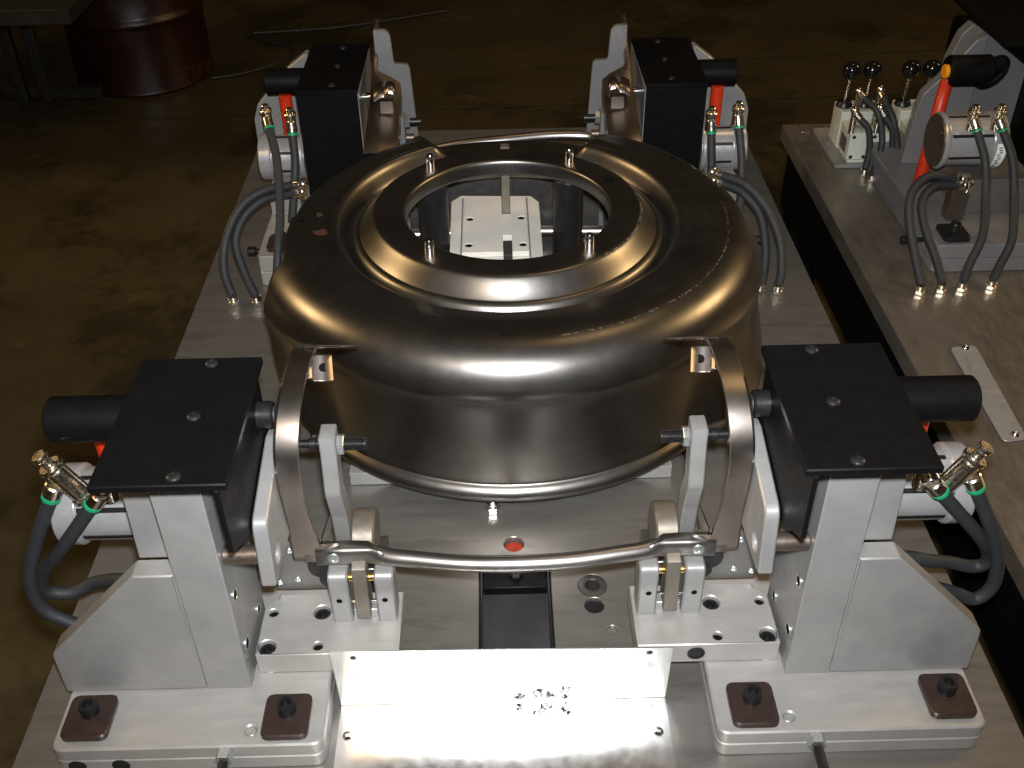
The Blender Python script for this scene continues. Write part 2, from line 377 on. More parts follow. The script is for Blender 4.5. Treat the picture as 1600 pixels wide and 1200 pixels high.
# punched holes: flat dark discs painted as the shade inside
def sheet_z(x, y):
    r_ = math.hypot(x - CX, y - CY); th = math.degrees(math.atan2(y - CY, x - CX)); q_ = min(PS[12:90], key=lambda p: abs(p.x - r_)); return shell_pt(th, q_)[2]
for (x, y, r) in ((-.276, .828, .020), (-.372, .571, .0075), (-.197, .506, .0085), (.198, .673, .0085), (.335, .80, .006), (.13, .875, .008), (-.009, .197, .004)):
    z = sheet_z(x, y); dx_ = (sheet_z(x + .012, y) - sheet_z(x - .012, y)) / .024; dy_ = (sheet_z(x, y + .012) - sheet_z(x, y - .012)) / .024
    hm = MB(); hm.lathe([(r * 1.03, -.002), (r * 1.02, .0005), (r * .97, .0006), (r * .95, .0002), (0, .0002)], (x, y, z), (-dx_, -dy_, 1), seg=24); hm.build('hole_shade', HOLESHADE, D)
# ---- posts with locating pins
for i, (x, y, h, lb) in enumerate(((-.144, .751, .354, 'far left of the ring'), (.127, .764, .354, 'far right of the ring'), (-.132, .42, .354, 'near left of the ring'), (.140, .428, .354, 'near right of the ring'))):
    P = thing('locating_post', 'dark post with polished bullet nosed pin, ' + lb, 'locating pin', (x, y, 0), 'posts holding the inner ring')
    MB().lathe([(.030, 0), (.030, h - .034), (.027, h - .030), (.013, h - .030)], (x, y, 0)).build('column', BLACKOX, P)
    MB().lathe([(.0085, -.032), (.0085, .016), (.0082, .020), (.0072, .026), (.0055, .0295), (0, .0305)], (x, y, h)).build('pin', CHROME, P)

# ---- centre block under the ring
H = thing('centre_locator_block', 'pale aluminium block with four holes seen through the ring', 'locator block', (-.02, .81, 0))
MB().prism(rounded([(-.113, .66), (.073, .66), (.074, .912), (.058, .940), (-.096, .948), (-.116, .922)], .002, 1), .06, .192, 'z', (), .0015).build('body', HUB, H)
MB().prism(rect(-.088, .045, .682, .840), .1923, .203, 'z', [circle(-.074, .821, .0075), circle(.033, .822, .0075), circle(-.075, .712, .0075), circle(.034, .711, .0075), rect(-.006, .012, .700, .748)], .001).build('top_plate', HUB, H)
for x, y in ((-.074, .821), (.033, .822), (-.075, .712), (.034, .711)): MB().cyl((x, y, .1921), (x, y, .2018), .0073).build('bore_shade', HOLESHADE, H)  # dark discs near the top paint the shade in the holes
MB().box(-.0925, -.0895, .66, .93, .1922, .1945, .0005).build('rib', ALU, H)
MB().box(.0465, .0495, .66, .93, .1922, .1945, .0005).build('rib', ALU, H)
MB().box(-.006, .012, .655, .712, .195, .212, .001).build('key', DARKSTEEL, H)
MB().box(-.007, .011, .842, .862, .192, .352, .0015).build('blade', TAN, H)

MB().box(-.215, .215, 1.0, 1.008, .0008, .235).build('back_plate', DARKSTEEL, H)
MB().tube([(-.22, .965, .088), (0, .975, .086), (.22, .962, .088)], .0125, 16, 6).build('cross_tube', TUBEST, H)
# small adjusting bolt under the rim
b_ = MB(); b_.cyl((-.035, .160, 0), (-.035, .160, .012), .0125, 6); b_.lathe([(.0105, 0), (.0105, .007), (.006, .012), (0, .013)], (-.035, .160, .012)); b_ = b_.build('rest_bolt', NICKEL)
tag(recentre(b_, (-.035, .160, 0)), 'small shiny hex bolt standing under the front of the rim', 'bolt')

# ================================================================== front clamp units
SIDE = {-1: 'left', 1: 'right'}
def screw(parent, name, p, ax, r, h, m_=BLACKOX, sx=1):
    q = MB(sx); q.cap_screw(p, ax, r, h); return q.build(name, m_, parent)
def actuator(U_, s, x0, x1, y, z, r, near=True):
    """short pneumatic cylinder lying across, slotted body between two flanges"""
    q = MB(s); q.lathe([(r * .90, 0), (r * .90, x1 - x0)], (x0, y, z), (1, 0, 0), 40); cy_ = q.build('cylinder_body', CAST, U_)
    for a, b in ((x0 + .0005, x0 + .012), (x1 - .030, x1)):
        MB(s).cyl((a, y, z), (b, y, z), r, 40, .003).build('flange', CAST, cy_)
    for an in (95, 148, 200, 250, 290):
        c_, s_ = math.cos(R(an)), math.sin(R(an)); g = MB(s)
        g.box(x0 + .016, x1 - .034, -.0035, .0035, -.004, .0012, .0005)
        g.v = [(v[0], y + c_ * (r * .90 + v[2]) - s_ * v[1], z + s_ * (r * .90 + v[2]) + c_ * v[1]) for v in g.v]
        g.build('slot', BLACKOX, cy_)
    return cy_
def pad(U_, s, x, y, z):
    q = MB(s); q.prism(rounded(rect(x - .031, x + .031, y - .034, y + .034), .011, 4), z, z + .011, 'z', (), .002); p_ = q.build('clamp_pad', BROWN, U_)
    screw(p_, 'bolt', (x, y + .006, z + .011), (0, 0, 1), .0125, .017, BLACKOX, s)

def front_unit(s):
    sd = SIDE[s]
    U_ = thing('clamp_unit', f'aluminium clamp unit with black cover at the near {sd} corner', 'clamp unit', (s * .42, -.12, 0), 'clamp units on the big table')
    o = rounded(rect(.262, .620, -.320, -.03), [.016, .016, .004, .004], 4)
    MB(s).prism(o, .0255, .05, 'z', [circle(.360, -.296, .0075)], .0025).build('base_plate', ALU2, U_)
    MB(s).prism(o, .0005, .0248, 'z', (), .0015).build('base_spacer', ALU2, U_)
    MB(s).cyl((.360, -.296, .03), (.360, -.296, .0475), .0072).build('dowel', ZINC, U_)
    pad(U_, s, .5785, -.2745, .0503); pad(U_, s, .313, -.2805, .0503)
    # stop screw in the front edge
    st = MB(s); st.hex((.390, -.336, .040), (.390, -.3205, .040), .012); st = st.build('stop_nut', ZINC, U_)
    q = MB(s); q.cyl((.390, -.372, .040), (.390, -.337, .040), .0065); q.cyl((.390, -.392, .040), (.390, -.372, .040), .0105); q.build('stop_screw', BLACKOX, U_)
    if s < 0:
        for x in (.592, .534):
            q = MB(s); q.lathe([(.012, 0), (.012, .0008), (.0095, .001), (.009, -.006), (0, -.006)], (x, -.3202, .014), (0, -1, 0)); q.build('side_screw', BLACKOX, U_)
    # post
    MB(s).prism(rounded(rect(.370, .4312, -.228, -.10), .0015, 1), .0503, .486, 'z', (), .001).build('post', ALU, U_)
    for y, z, r in ((-.205, .215, .010), (-.165, .245, .008), (-.205, .118, .011), (-.13, .10, .010)):
        q = MB(s); q.lathe([(r, 0), (r, .0012), (r * .8, .0014), (r * .72, .0006), (r * .7, -.004), (0, -.004)], (.3698, y, z), (-1, 0, 0)); h_ = q.build('bolt_hole', ZINC, U_)
        q = MB(s); q.cyl((.3696, y, z), (.3690, y, z), r * .66); q.build('bore_shade_disc', HOLESHADE, h_)
    MB(s).prism(rounded([(.432, .2785), (.482, .2785), (.4765, .432), (.432, .432)], .001, 1), -.196, -.162, 'y', (), .001).build('rib_plate', ALU, U_)
    gp = [(.432, .0503), (.626, .0503), (.6245, .131), (.4835, .278), (.432, .278)]
    MB(s).prism(rounded(gp, [.001, .004, .008, .003, .001], 2), -.2275, -.197, 'y', (), .002).build('gusset', ALU, U_)
    # black cover: top, inner side and back
    cv = MB(s); cv.prism(rounded(rect(.3125, .4625, -.30, -.0655), .002, 2), .4875, .4975, 'z', (), .0015); cv = cv.build('cover', BLACK, U_)
    MB(s).prism(rounded([(-.2985, .390), (-.2985, .4868), (-.067, .4868), (-.067, .30), (-.15, .30)], .002, 1), .3225, .3285, 'x', (), .0008).build('side_sheet', BLACK, cv)
    MB(s).box(.330, .462, -.0735, -.067, .20, .4868).build('back_sheet', BLACK, cv)
    for x, y in ((.3725, -.079), (.372, -.183), (.3715, -.2865)):
        q = MB(s); q.button((x, y, .4976), (0, 0, 1), .0085, .004); q.build('screw', BLACKOX, cv)
    # horizontal shaft
    MB(s).cyl((.433, -.098, .43), (.584, -.098, .43), .0295, 40, .003).build('bumper_tube', BLACK, U_)
    q = MB(s); q.cyl((.303, -.098, .43), (.4325, -.098, .43), .0175, 32, .002); sh_ = q.build('shaft', BLACKOX, U_)
    MB(s).cyl((.300, -.098, .43), (.3029, -.098, .43), .012).build('shaft_tip', DARKSTEEL, sh_)
    MB(s).cyl((.566, -.010, .245), (.566, -.010, .372), .0165).build('indicator_rod', RED, U_)['label'] = 'red rod under the black tube'
    actuator(U_, s, .486, .612, -.085, .272, .056)
    MB(s).box(.440, .500, -.12, -.04, .0504, .214).build('bracket_block', ALU, U_)
    # swinging lever plate
    MB(s).prism(rounded([(-.06, .385), (-.095, .392), (-.226, .364), (-.240, .268), (-.225, .262), (-.10, .255), (-.06, .32)], [.004, .004, .014, .003, .003, .02, .01], 3), .3020, .3205, 'x', [circle(-.205, .290, .0125)], .002).build('lever', ALU, U_)
    MB(s).cyl((.3210, -.205, .290), (.3698, -.205, .290), .0125).build('pivot_pin', BROWNPIN, U_)
    # grey switch plate standing behind the clamp block
    q = MB(s); q.prism(rounded(rect(.262, .352, .0895, .188), .002, 1), -.086, -.078, 'y', (), .001); g = q.build('switch_plate', GREYPLATE, U_)
    for x, z in ((.322, .172), (.318, .112), (.345, .106)):
        q = MB(s); q.button((x, -.0862, z), (0, -1, 0), .0055, .003); q.build('screw', ZINC, g)
    q = MB(s); q.cyl((.276, -.0865, .145), (.276, -.0965, .145), .022); q.cyl((.272, -.0865, .115), (.272, -.0935, .115), .013); q.build('switch_head', BLACKOX, g)
    return U_
for s in (-1, 1): front_unit(s)

# ---- clamp blocks with clevis and toggle blade
def clamp_block(s):
    sd = SIDE[s]
    B = thing('clamp_block', f'aluminium locator block with forked uprights on the {sd} of the slot', 'clamp block', (s * .26, -.15, .05), 'forked clamp blocks')
    o = [(.1655, -.204), (.364, -.204), (.364, -.118), (.352, -.104), (.346, -.104), (.346, -.094), (.1655, -.094)]
    holes = [circle(.3495, -.190, .0125), circle(.280, -.1295, .0125), circle(.350, -.1285, .0070), circle(.279, -.190, .0070)]
    MB(s).prism(rounded(o, .0012, 1), .0503, .089, 'z', holes, .0015).build('plate', ALU2, B)
    for x, y in ((.3495, -.190), (.280, -.1295)):
        q = MB(s); q.cap_screw((x, y, .066), (0, 0, 1), .0112, .018); q.build('cap_screw', BLACKOX, B)
    for x, y in ((.350, -.1285), (.279, -.190)):
        MB(s).cyl((x, y, .060), (x, y, .0835), .0068).build('bore_shade', HOLESHADE, B)  # dark disc set high, painting the hole's shade
    q = MB(s); q.lathe([(.0125, 0), (.0125, .0008), (.0095, .001), (.0090, -.006), (0, -.006)], (.248, -.2042, .070), (0, -1, 0)); q.build('side_screw', BLACKOX, B)
    for x0, x1 in ((.2335, .261), (.170, .197)):
        pr = rounded([(-.149, .0893), (-.149, .176), (-.1435, .182), (-.118, .182), (-.112, .174), (-.112, .0893)], [.001, .003, .003, .003, .003, .001], 2)
        MB(s).prism(pr, x0, x1, 'x', (), .0025).build('fork_arm', ALU, B)
        q = MB(s); xm = (x0 + x1) / 2 + .001; q.lathe([(.0042, .0006), (.0034, .0004), (.0032, -.003), (0, -.003)], (xm, -.149, .134), (0, -1, 0), 16); q.build('pin_hole_shade', HOLESHADE, B)
    bp = rounded([(-.152, .098), (-.146, .192), (-.132, .198), (-.120, .198), (-.118, .10)], .002, 2)
    MB(s).prism(bp, .2065, .2265, 'x', (), .0012).build('toggle_blade', TAN, B)
    for x0, x1 in ((.197, .2064), (.2266, .2334)): MB(s).cyl((x0, -.136, .168), (x1, -.136, .168), .0062, 18).build('brass_washer', BRASS, B)
    for x0, x1 in ((.197, .2064), (.2266, .2334)): MB(s).cyl((x0, -.136, .118), (x1, -.136, .118), .003, 12).build('cross_pin', CHROME, B)
    MB(s).box(.198, .2325, -.140, -.120, .0893, .104, .001).build('stop', ALU, B)
    return B
for s in (-1, 1): clamp_block(s)

# ---- clamp arms with stud
def clamp_arm(s):
    sd = SIDE[s]
    A = thing('toggle_clamp', f'cranked aluminium clamp arm with threaded stud beside the {sd} front bracket', 'clamp arm', (s * .25, -.03, 0), 'clamp arms with studs')
    pr = [(-.060, .354), (-.060, .326), (-.072, .262), (-.055, .205), (-.050, .150), (-.015, .150), (-.020, .21), (-.040, .262), (-.026, .33), (-.026, .354)]
    MB(s).prism(rounded(pr, [.002, .002, .005, .004, .002, .002, .006, .006, .004, .002], 2), .2405, .2625, 'x', (), .0018).build('arm', ALU, A)
    st = MB(s)
    st.cyl((.178 + .022, -.043, .331), (.2395, -.043, .331), .0085, 20, .0012)
    for k in range(14): st.lathe([(.0085, 0), (.0094, .0008), (.0085, .0016)], (.203 + k * .0022, -.043, .331), (1, 0, 0), 18)
    st.build('stud', BLACKOX, A)
    q = MB(s); q.cyl((.263, -.043, .333), (.297, -.043, .333), .0058); q.cyl((.268, -.043, .333), (.279, -.043, .333), .0085); q.build('stud_tip', BLACKOX, A)
    MB(s).hex((.2305, -.043, .331), (.2400, -.043, .331), .0150).build('nut', ZINC, A)
    MB(s).cyl((.206, -.022, .130), (.2400, -.022, .130), .044, 40, .003).build('pivot_body', TAN, A)
    MB(s).box(.196, .263, -.050, .02, .0008, .090).build('foot', DARKSTEEL, A)
    return A
for s in (-1, 1): clamp_arm(s)

# ---- front brackets (pressed channels) and tube
def arc_pts(tab, n=40):
    return spline([(0, a, b) for a, b in tab], 6)
def front_bracket(s):
    sd = SIDE[s]
    K = thing('front_bracket', f'curved pressed steel bracket standing upright at the front {sd}', 'steel bracket', (s * .285, -.05, .2), 'curved front brackets')
    path = spline([(.286, -.128, .196), (.2865, -.136, .25), (.287, -.147, .31), (.2865, -.154, .365), (.284, -.150, .41), (.281, -.125, .443), (.279, -.085, .460), (.277, -.035, .465), (.276, .0, .461), (.2755, .03, .448)], 6)
    n = len(path); strip = []; web = []; 
    for i, p in enumerate(path):
        t = (path[min(i + 1, n - 1)] - path[max(0, i - 1)]).normalized(); nr = Vector((0, -t.z, t.y))    # outward (front/up)
        if nr.y > 0 and nr.z < 0: nr = -nr
        hw = .0160 + .006 * (1 - sst(0, .22, i / (n - 1)))
        inner = p + Vector((-hw, 0, 0)); 
        lipi = inner - nr * .005
        cr1 = p + Vector((hw - .004, 0, 0)); cr2 = p + Vector((hw - .001, 0, 0)) - nr * .0015; cr3 = p + Vector((hw, 0, 0)) - nr * .005
        dep = .05 + .10 * math.sin(math.pi * i / (n - 1))
        wb = p + Vector((hw + .001, 0, 0)) - nr * dep * .5; wb2 = p + Vector((hw - .002, 0, 0)) - nr * dep
        strip.append([lipi, inner + Vector((.0005, 0, 0)), p - Vector((.002, 0, 0)) + nr * .0004, cr1, cr2, cr3, wb, wb2])
    q = MB(s); q.sweep(strip); o = q.build('channel', STAMP2, K, angle=24)
    m_ = o.modifiers.new('thick', 'SOLIDIFY'); m_.thickness = .002; m_.offset = -1
    # top flange reaching towards the pressing
    q = MB(s); q.prism(rounded([(.274, .0), (.226, -.018), (.222, -.012), (.216, .09), (.29, .09)], .003, 2), .0, .0028, 'z', (), .0006)
    q.v = [(x, y, z + .462 - y * .69) for x, y, z in q.v]
    q.build('top_flange', STAMP2, K)
    # folded tab with a hole
    q = MB(s)
    e1 = Vector((.10, .81, .578)).normalized(); nn = Vector((-.16, -.56, .81)).normalized(); c0 = Vector((.2555, -.004, .432))
    prof_t = [(.026, .013), (.016, .0135), (.0135, .0115), (.0125, .004), (.0105, .0), (.006, 0), (-.016, 0)]
    q.sweep([[c0 + e1 * v + Vector((a_, 0, 0)) + nn * h_ for a_, h_ in prof_t] for v in (-.019, -.018, .017, .019)])
    o = q.build('tab', STAMP2, K, angle=35); m_ = o.modifiers.new('thick', 'SOLIDIFY'); m_.thickness = .003; m_.offset = 0
    q = MB(s); q.lathe([(.0064, 0), (.0062, .0020), (.0054, .0022), (.0052, .0019), (0, .0019)], c0 + Vector((-.004, 0, 0)), nn, 20); q.build('tab_hole_shade', HOLESHADE, o)
    q = MB(s); q.lathe([(.015, 0), (.014, .004), (.010, .0065), (0, .0075)], c0 + e1 * .004 + Vector((.024, 0, 0)) + nn * .010, nn, 20); q.build('weld_nub', STAMP2, K)
    # foot: lower gusset
    q = MB(s); q.prism(rounded([(-.126, .193), (-.126, .235), (-.060, .215), (-.060, .193)], .003, 2), .262, .2645, 'x', (), .0006)
    q.sweep([[(.290, -.130, .193), (.262, -.131, .194), (.230, -.116, .2)], [(.290, -.130, .228), (.262, -.130, .228), (.228, -.112, .211)]])
    q.build('foot_plate', STAMP2, K)
    return K
for s in (-1, 1): front_bracket(s)

FB = thing('front_tube', 'bent steel tube with flattened ends across the front', 'steel tube', (0, -.14, .2), None)
pts = [(-.198, -.120, .207), (-.188, -.127, .2045), (-.172, -.134, .204), (-.142, -.140, .205), (-.075, -.151, .206), (0, -.155, .207), (.075, -.151, .206), (.142, -.140, .205), (.172, -.134, .204), (.188, -.127, .2045), (.198, -.120, .207)]
def fb_r(t):
    e = sst(0, .09, min(t, 1 - t)); return (.012 * (.75 + .25 * e), .0095 * (.35 + .65 * e) + .0025 * e)
MB().tube(pts, fb_r, 20, 8).build('tube', TUBEST, FB)
for s in (-1, 1):
    q = MB(s); rows_ = []
    for x, y, z, lo, hi, bk in ((.180, -.131, .204, -.0095, .0095, .004), (.188, -.128, .205, -.011, .0105, .006), (.196, -.125, .2055, -.0135, .0110, .010), (.203, -.1235, .2055, -.0145, .0112, .014), (.235, -.1235, .2055, -.0145, .0112, .016), (.274, -.1245, .2055, -.0145, .0112, .016)):
        rows_.append([Vector((x, y - .0085, z + lo)), Vector((x, y - .009, z + lo + .002)), Vector((x, y - .009, z)), Vector((x, y - .009, z + hi - .0025)), Vector((x, y - .0065, z + hi)), Vector((x, y - .0065 + bk, z + hi))])
    q.sweep(rows_); o = q.build('flattened_end', TUBEST, FB, angle=45); m_ = o.modifiers.new('thick', 'SOLIDIFY'); m_.thickness = .0025; m_.offset = 0
    q = MB(s); q.button((.250, -.1338, .2045), (0, -1, .15), .0085, .003); q.build('rivet', ZINC, FB)

# ---- sheet tray at the front
TR = thing('sheet_tray', 'bright folded aluminium sheet at the front with painted dark reflections', 'sheet tray', (-.02, -.22, 0))
XL, XR = -.254, .209
q = MB(); q.prism(rounded([(XL - .001, .122), (XL + .002, .0032), (XR - .002, .0032), (XR + .001, .113)], .001, 1), -.2275, -.2255, 'y', [circle(-.224, .108, .0042, 14), circle(.178, .1035, .0042, 14)], .0004)
q.build('upright', TRAY, TR)
q = MB(); q.prism(rounded(rect(XL + .002, XR - .002, -.62, -.2278), .001, 1), .0012, .0032, 'z', [circle(-.238, -.277, .0042, 14), circle(.190, -.283, .0042, 14)], .0004); q.build('floor_sheet', TRAY, TR)
for x, z in ((-.224, .108), (.178, .1035)):
    MB().button((x, -.226, z), (0, -1, 0), .0036, .001).build('screw', BLACKOX, TR)
for x, y in ((-.238, -.277), (.190, -.283)):
    q = MB(); q.lathe([(.007, 0), (.0065, .0016), (.003, .0026), (.0025, .0018), (0, .0018)], (x, y, .0033)); q.build('screw', CHROME, TR)
# dark strokes painted as a mirrored reflection, on both sides of the fold
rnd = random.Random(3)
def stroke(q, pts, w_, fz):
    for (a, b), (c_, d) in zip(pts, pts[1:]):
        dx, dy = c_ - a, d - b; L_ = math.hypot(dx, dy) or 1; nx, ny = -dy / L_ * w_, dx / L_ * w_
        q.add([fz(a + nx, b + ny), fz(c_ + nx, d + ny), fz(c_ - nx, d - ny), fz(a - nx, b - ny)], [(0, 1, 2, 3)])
for nm, fz, sc_ in (('reflection_mark', lambda a, b: (a, -.2279, .006 + b), 1.0), ('reflection_mark', lambda a, b: (a, -.231 - b * 1.0, .0036), .8)):
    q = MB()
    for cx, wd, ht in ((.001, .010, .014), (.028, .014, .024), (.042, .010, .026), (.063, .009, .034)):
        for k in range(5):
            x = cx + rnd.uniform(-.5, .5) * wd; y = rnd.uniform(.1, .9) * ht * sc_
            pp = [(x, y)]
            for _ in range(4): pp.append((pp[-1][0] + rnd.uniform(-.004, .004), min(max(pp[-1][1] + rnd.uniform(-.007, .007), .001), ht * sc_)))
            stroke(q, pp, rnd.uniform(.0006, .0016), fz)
    q.build(nm, REFLMARK, TR, recalc=False)

# ================================================================== rear clamp units
def rear_unit(s):
    sd = SIDE[s]
    U_ = thing('clamp_unit', f'aluminium clamp unit with black cover at the far {sd} corner', 'clamp unit', (s * .45, 1.2, 0), 'clamp units on the big table')
    o = rounded(rect(.26, .553, .902, 1.50), [.006, .012, .004, .004], 3)
    MB(s).prism(o, .0365, .076, 'z', (), .002).build('base_plate', ALU2, U_)
    MB(s).prism(o, .0005, .0358, 'z', (), .0015).build('base_spacer', ALU2, U_)
    q = MB(s); q.prism(rounded(rect(.475, .535, .918, .985), .011, 3), .0763, .088, 'z', (), .002); p_ = q.build('clamp_pad', BROWN, U_)
    screw(p_, 'bolt', (.505, .955, .088), (0, 0, 1), .0125, .017, BLACKOX, s)
    q = MB(s); q.cyl((.5535, .955, .060), (.566, .955, .060), .006); q.cyl((.566, .955, .060), (.584, .955, .060), .0105); q.build('stop_screw', BLACKOX, U_)
    # cover
    cv = MB(s); cv.prism(rounded(rect(.324, .4645, 1.140, 1.442), .002, 2), .350, .360, 'z', (), .0015); cv = cv.build('cover', BLACK, U_)
    MB(s).prism(rounded(rect(.3255, .463, .10, .3492), .002, 1), 1.1415, 1.148, 'y', (), .001).build('back_sheet', BLACK, cv)
    MB(s).box(.3235, .332, 1.1485, 1.44, .10, .3492).build('side_sheet', ALU, cv)
    for x, y in ((.385, 1.172), (.385, 1.29), (.385, 1.41)):
        q = MB(s); q.button((x, y, .3601), (0, 0, 1), .0085, .004); q.build('screw', BLACKOX, cv)
    MB(s).cyl((.4655, 1.285, .327), (.556, 1.285, .327), .0310, 40, .003).build('bumper_tube', BLACK, U_)
    q = MB(s); q.cyl((.296, 1.25, .30), (.3250, 1.25, .30), .010); q.build('shaft', CHROME, U_)
    MB(s).cyl((.512, 1.262, .0765), (.512, 1.262, .305), .0150).build('indicator_rod', RED, U_)['label'] = 'red rod under the black tube'
    actuator(U_, s, .4662, .572, 1.19, .182, .055)
    MB(s).box(.478, .548, 1.09, 1.17, .0765, .14).build('bracket_block', ALU, U_)
    # gusset and post behind
    gp = [(.4658, .0765), (.622, .0765), (.620, .198), (.606, .236), (.516, .330), (.472, .362), (.4658, .362)]
    MB(s).prism(rounded(gp, .004, 2), 1.37, 1.40, 'y', (), .002).build('gusset', ALU, U_)
    MB(s).box(.372, .4653, 1.36, 1.46, .0765, .3492).build('post', ALU, U_)
    # fittings on the actuator
    return U_
for s in (-1, 1): rear_unit(s)

def rear_bracket(s):
    sd = SIDE[s]
    K = thing('rear_bracket', f'tall pressed steel bracket with folded clip at the far {sd}', 'steel bracket', (s * .29, 1.1, .2), 'tall rear brackets')
    edge = spline([(.3045, .955, .255), (.302, 1.0, .290), (.300, 1.08, .312), (.2985, 1.166, .337), (.2985, 1.25, .372), (.2985, 1.334, .409), (.3005, 1.36, .420), (.2995, 1.40, .434)], 6)
    rows_ = []; n = len(edge)
    for i, p in enumerate(edge):
        t = i / (n - 1); lowt = 1 - sst(.50, .56, t); wd = .010 + .062 * lowt * (1 - .2 * t)
        top = p
        rows_.append([p + Vector((.002, .004, -.06)), p + Vector((.002, .001, -.006)), p + Vector((.001, 0, -.001)), p + Vector((-.003, -.001, .0)), p + Vector((-wd * .5, .0, -.004 * lowt)), p + Vector((-wd, .004, -.008 * lowt)), p + Vector((-wd - .001, .006, -.012 - .03 * lowt))])
    q = MB(s); q.sweep(rows_); o = q.build('channel', STAMP2, K, angle=40); m_ = o.modifiers.new('thick', 'SOLIDIFY'); m_.thickness = .0022; m_.offset = -1
    # folded clip
    q = MB(s); pr = spline([(.288, .0, .345), (.276, 0, .352), (.262, 0, .3545), (.247, 0, .353), (.2425, 0, .347), (.242, 0, .335)], 4)
    q.sweep([[Vector((p.x, 1.118 + .02 * (p.x < .26), p.z - .004)) for p in pr], [Vector((p.x, 1.168, p.z + .014)) for p in pr]])
    o = q.build('clip', STAMP2, K); m_ = o.modifiers.new('thick', 'SOLIDIFY'); m_.thickness = .003; m_.offset = 0
    q = MB(s); q.prism(rounded(rect(.243, .272, .318, .346), .003, 2), 1.105, 1.108, 'y', (), .0006); q.build('clip_front', STAMP2, K)
    return K
for s in (-1, 1): rear_bracket(s)
def rear_arm(s):
    sd = SIDE[s]
    A = thing('toggle_clamp', f'stepped aluminium clamp plate with stud behind the {sd} rear bracket', 'clamp arm', (s * .25, 1.25, 0), 'clamp arms with studs')
    pl = [(.294, .13), (.204, .13), (.216, .352), (.222, .360), (.252, .361), (.256, .43), (.266, .442), (.294, .442)]
    MB(s).prism(rounded(pl, [.002, .002, .008, .006, .006, .006, .01, .004], 3), 1.29, 1.305, 'y', (), .0015).build('arm', DARKALU, A)
    MB(s).box(.224, .240, 1.13, 1.17, .0008, .296).build('upright', DARKALU, A)
    q = MB(s); q.cyl((.186, 1.15, .279), (.2235, 1.15, .279), .0085, 20); q.cyl((.2405, 1.15, .279), (.29, 1.15, .279), .006); q.build('stud', BLACKOX, A)
    MB(s).hex((.2125, 1.15, .279), (.2232, 1.15, .279), .0150).build('nut', ZINC, A)
    q = MB(s); q.cyl((.205, 1.15, .240), (.2235, 1.15, .240), .0095); q.build('pivot_screw', BROWNPIN, A)
    return A
for s in (-1, 1): rear_arm(s)
q = MB(); q.tube([(-.19, 1.165, .195), (-.10, 1.20, .196), (0, 1.217, .198), (.115, 1.236, .198), (.20, 1.235, .196), (.235, 1.215, .194)], .0125, 18, 8); q = q.build('rear_tube', TUBEST)
tag(recentre(q, (0, 1.2, .19)), 'bent steel tube lying behind the round pressing', 'steel tube')

# ================================================================== second table on the right
T2 = thing('second_table', 'second steel fixture table along the right edge of the picture', 'table', (1.3, .8, 0))
MB().prism(rect(.812, 2.05, -.62, 1.72), -.045, 0, 'z', [circle(.865, 1.655, .012, 18), circle(.90, 1.545, .008, 14)], .0015).build('table_top', PLATE, T2)
fr = MB(); fr.box(.835, .95, -.6, 1.70, -.24, -.0462); fr.box(.95, 2.0, 1.58, 1.68, -.24, -.0462); fr.build('frame', BLACK, T2)
for x in (.89, 1.95):
    for y in (-.5, 1.62): MB().box(x - .05, x + .05, y - .05, y + .05, FZ + .001, -.241).build('leg', BLACK, T2)
MB().box(.70, .90, -.6, 1.02, -.52, -.40).build('low_black_box', BLACK, T2)  # black box low in the gap between the tables

NPL = thing('name_plate', 'long plain metal plate screwed to the second table', 'name plate', (.925, .46, 0))
q = MB(); q.prism(rounded([(.903, .600), (.958, .606), (.944, .309), (.897, .303)], [.012] * 4, 4), .0008, .004, 'z', (), .0012); q.build('plate', ALU2, NPL)
for x, y in ((.934, .596), (.926, .322)): MB().button((x, y, .0041), (0, 0, 1), .0085, .005).build('screw', CHROME, NPL)
q = MB()
for k in range(10):
    x, y = .918 + .003 * k * 0, .565 - k * .006; pp = [(x + rnd.uniform(-.003, .003), y)]
    for _ in range(3): pp.append((pp[-1][0] + rnd.uniform(-.004, .004), pp[-1][1] + rnd.uniform(-.003, .003)))
    stroke(q, pp, .0006, lambda a, b: (a, b, .0046))
q.build('stamped_mark', GREYPLATE, NPL, recalc=False)

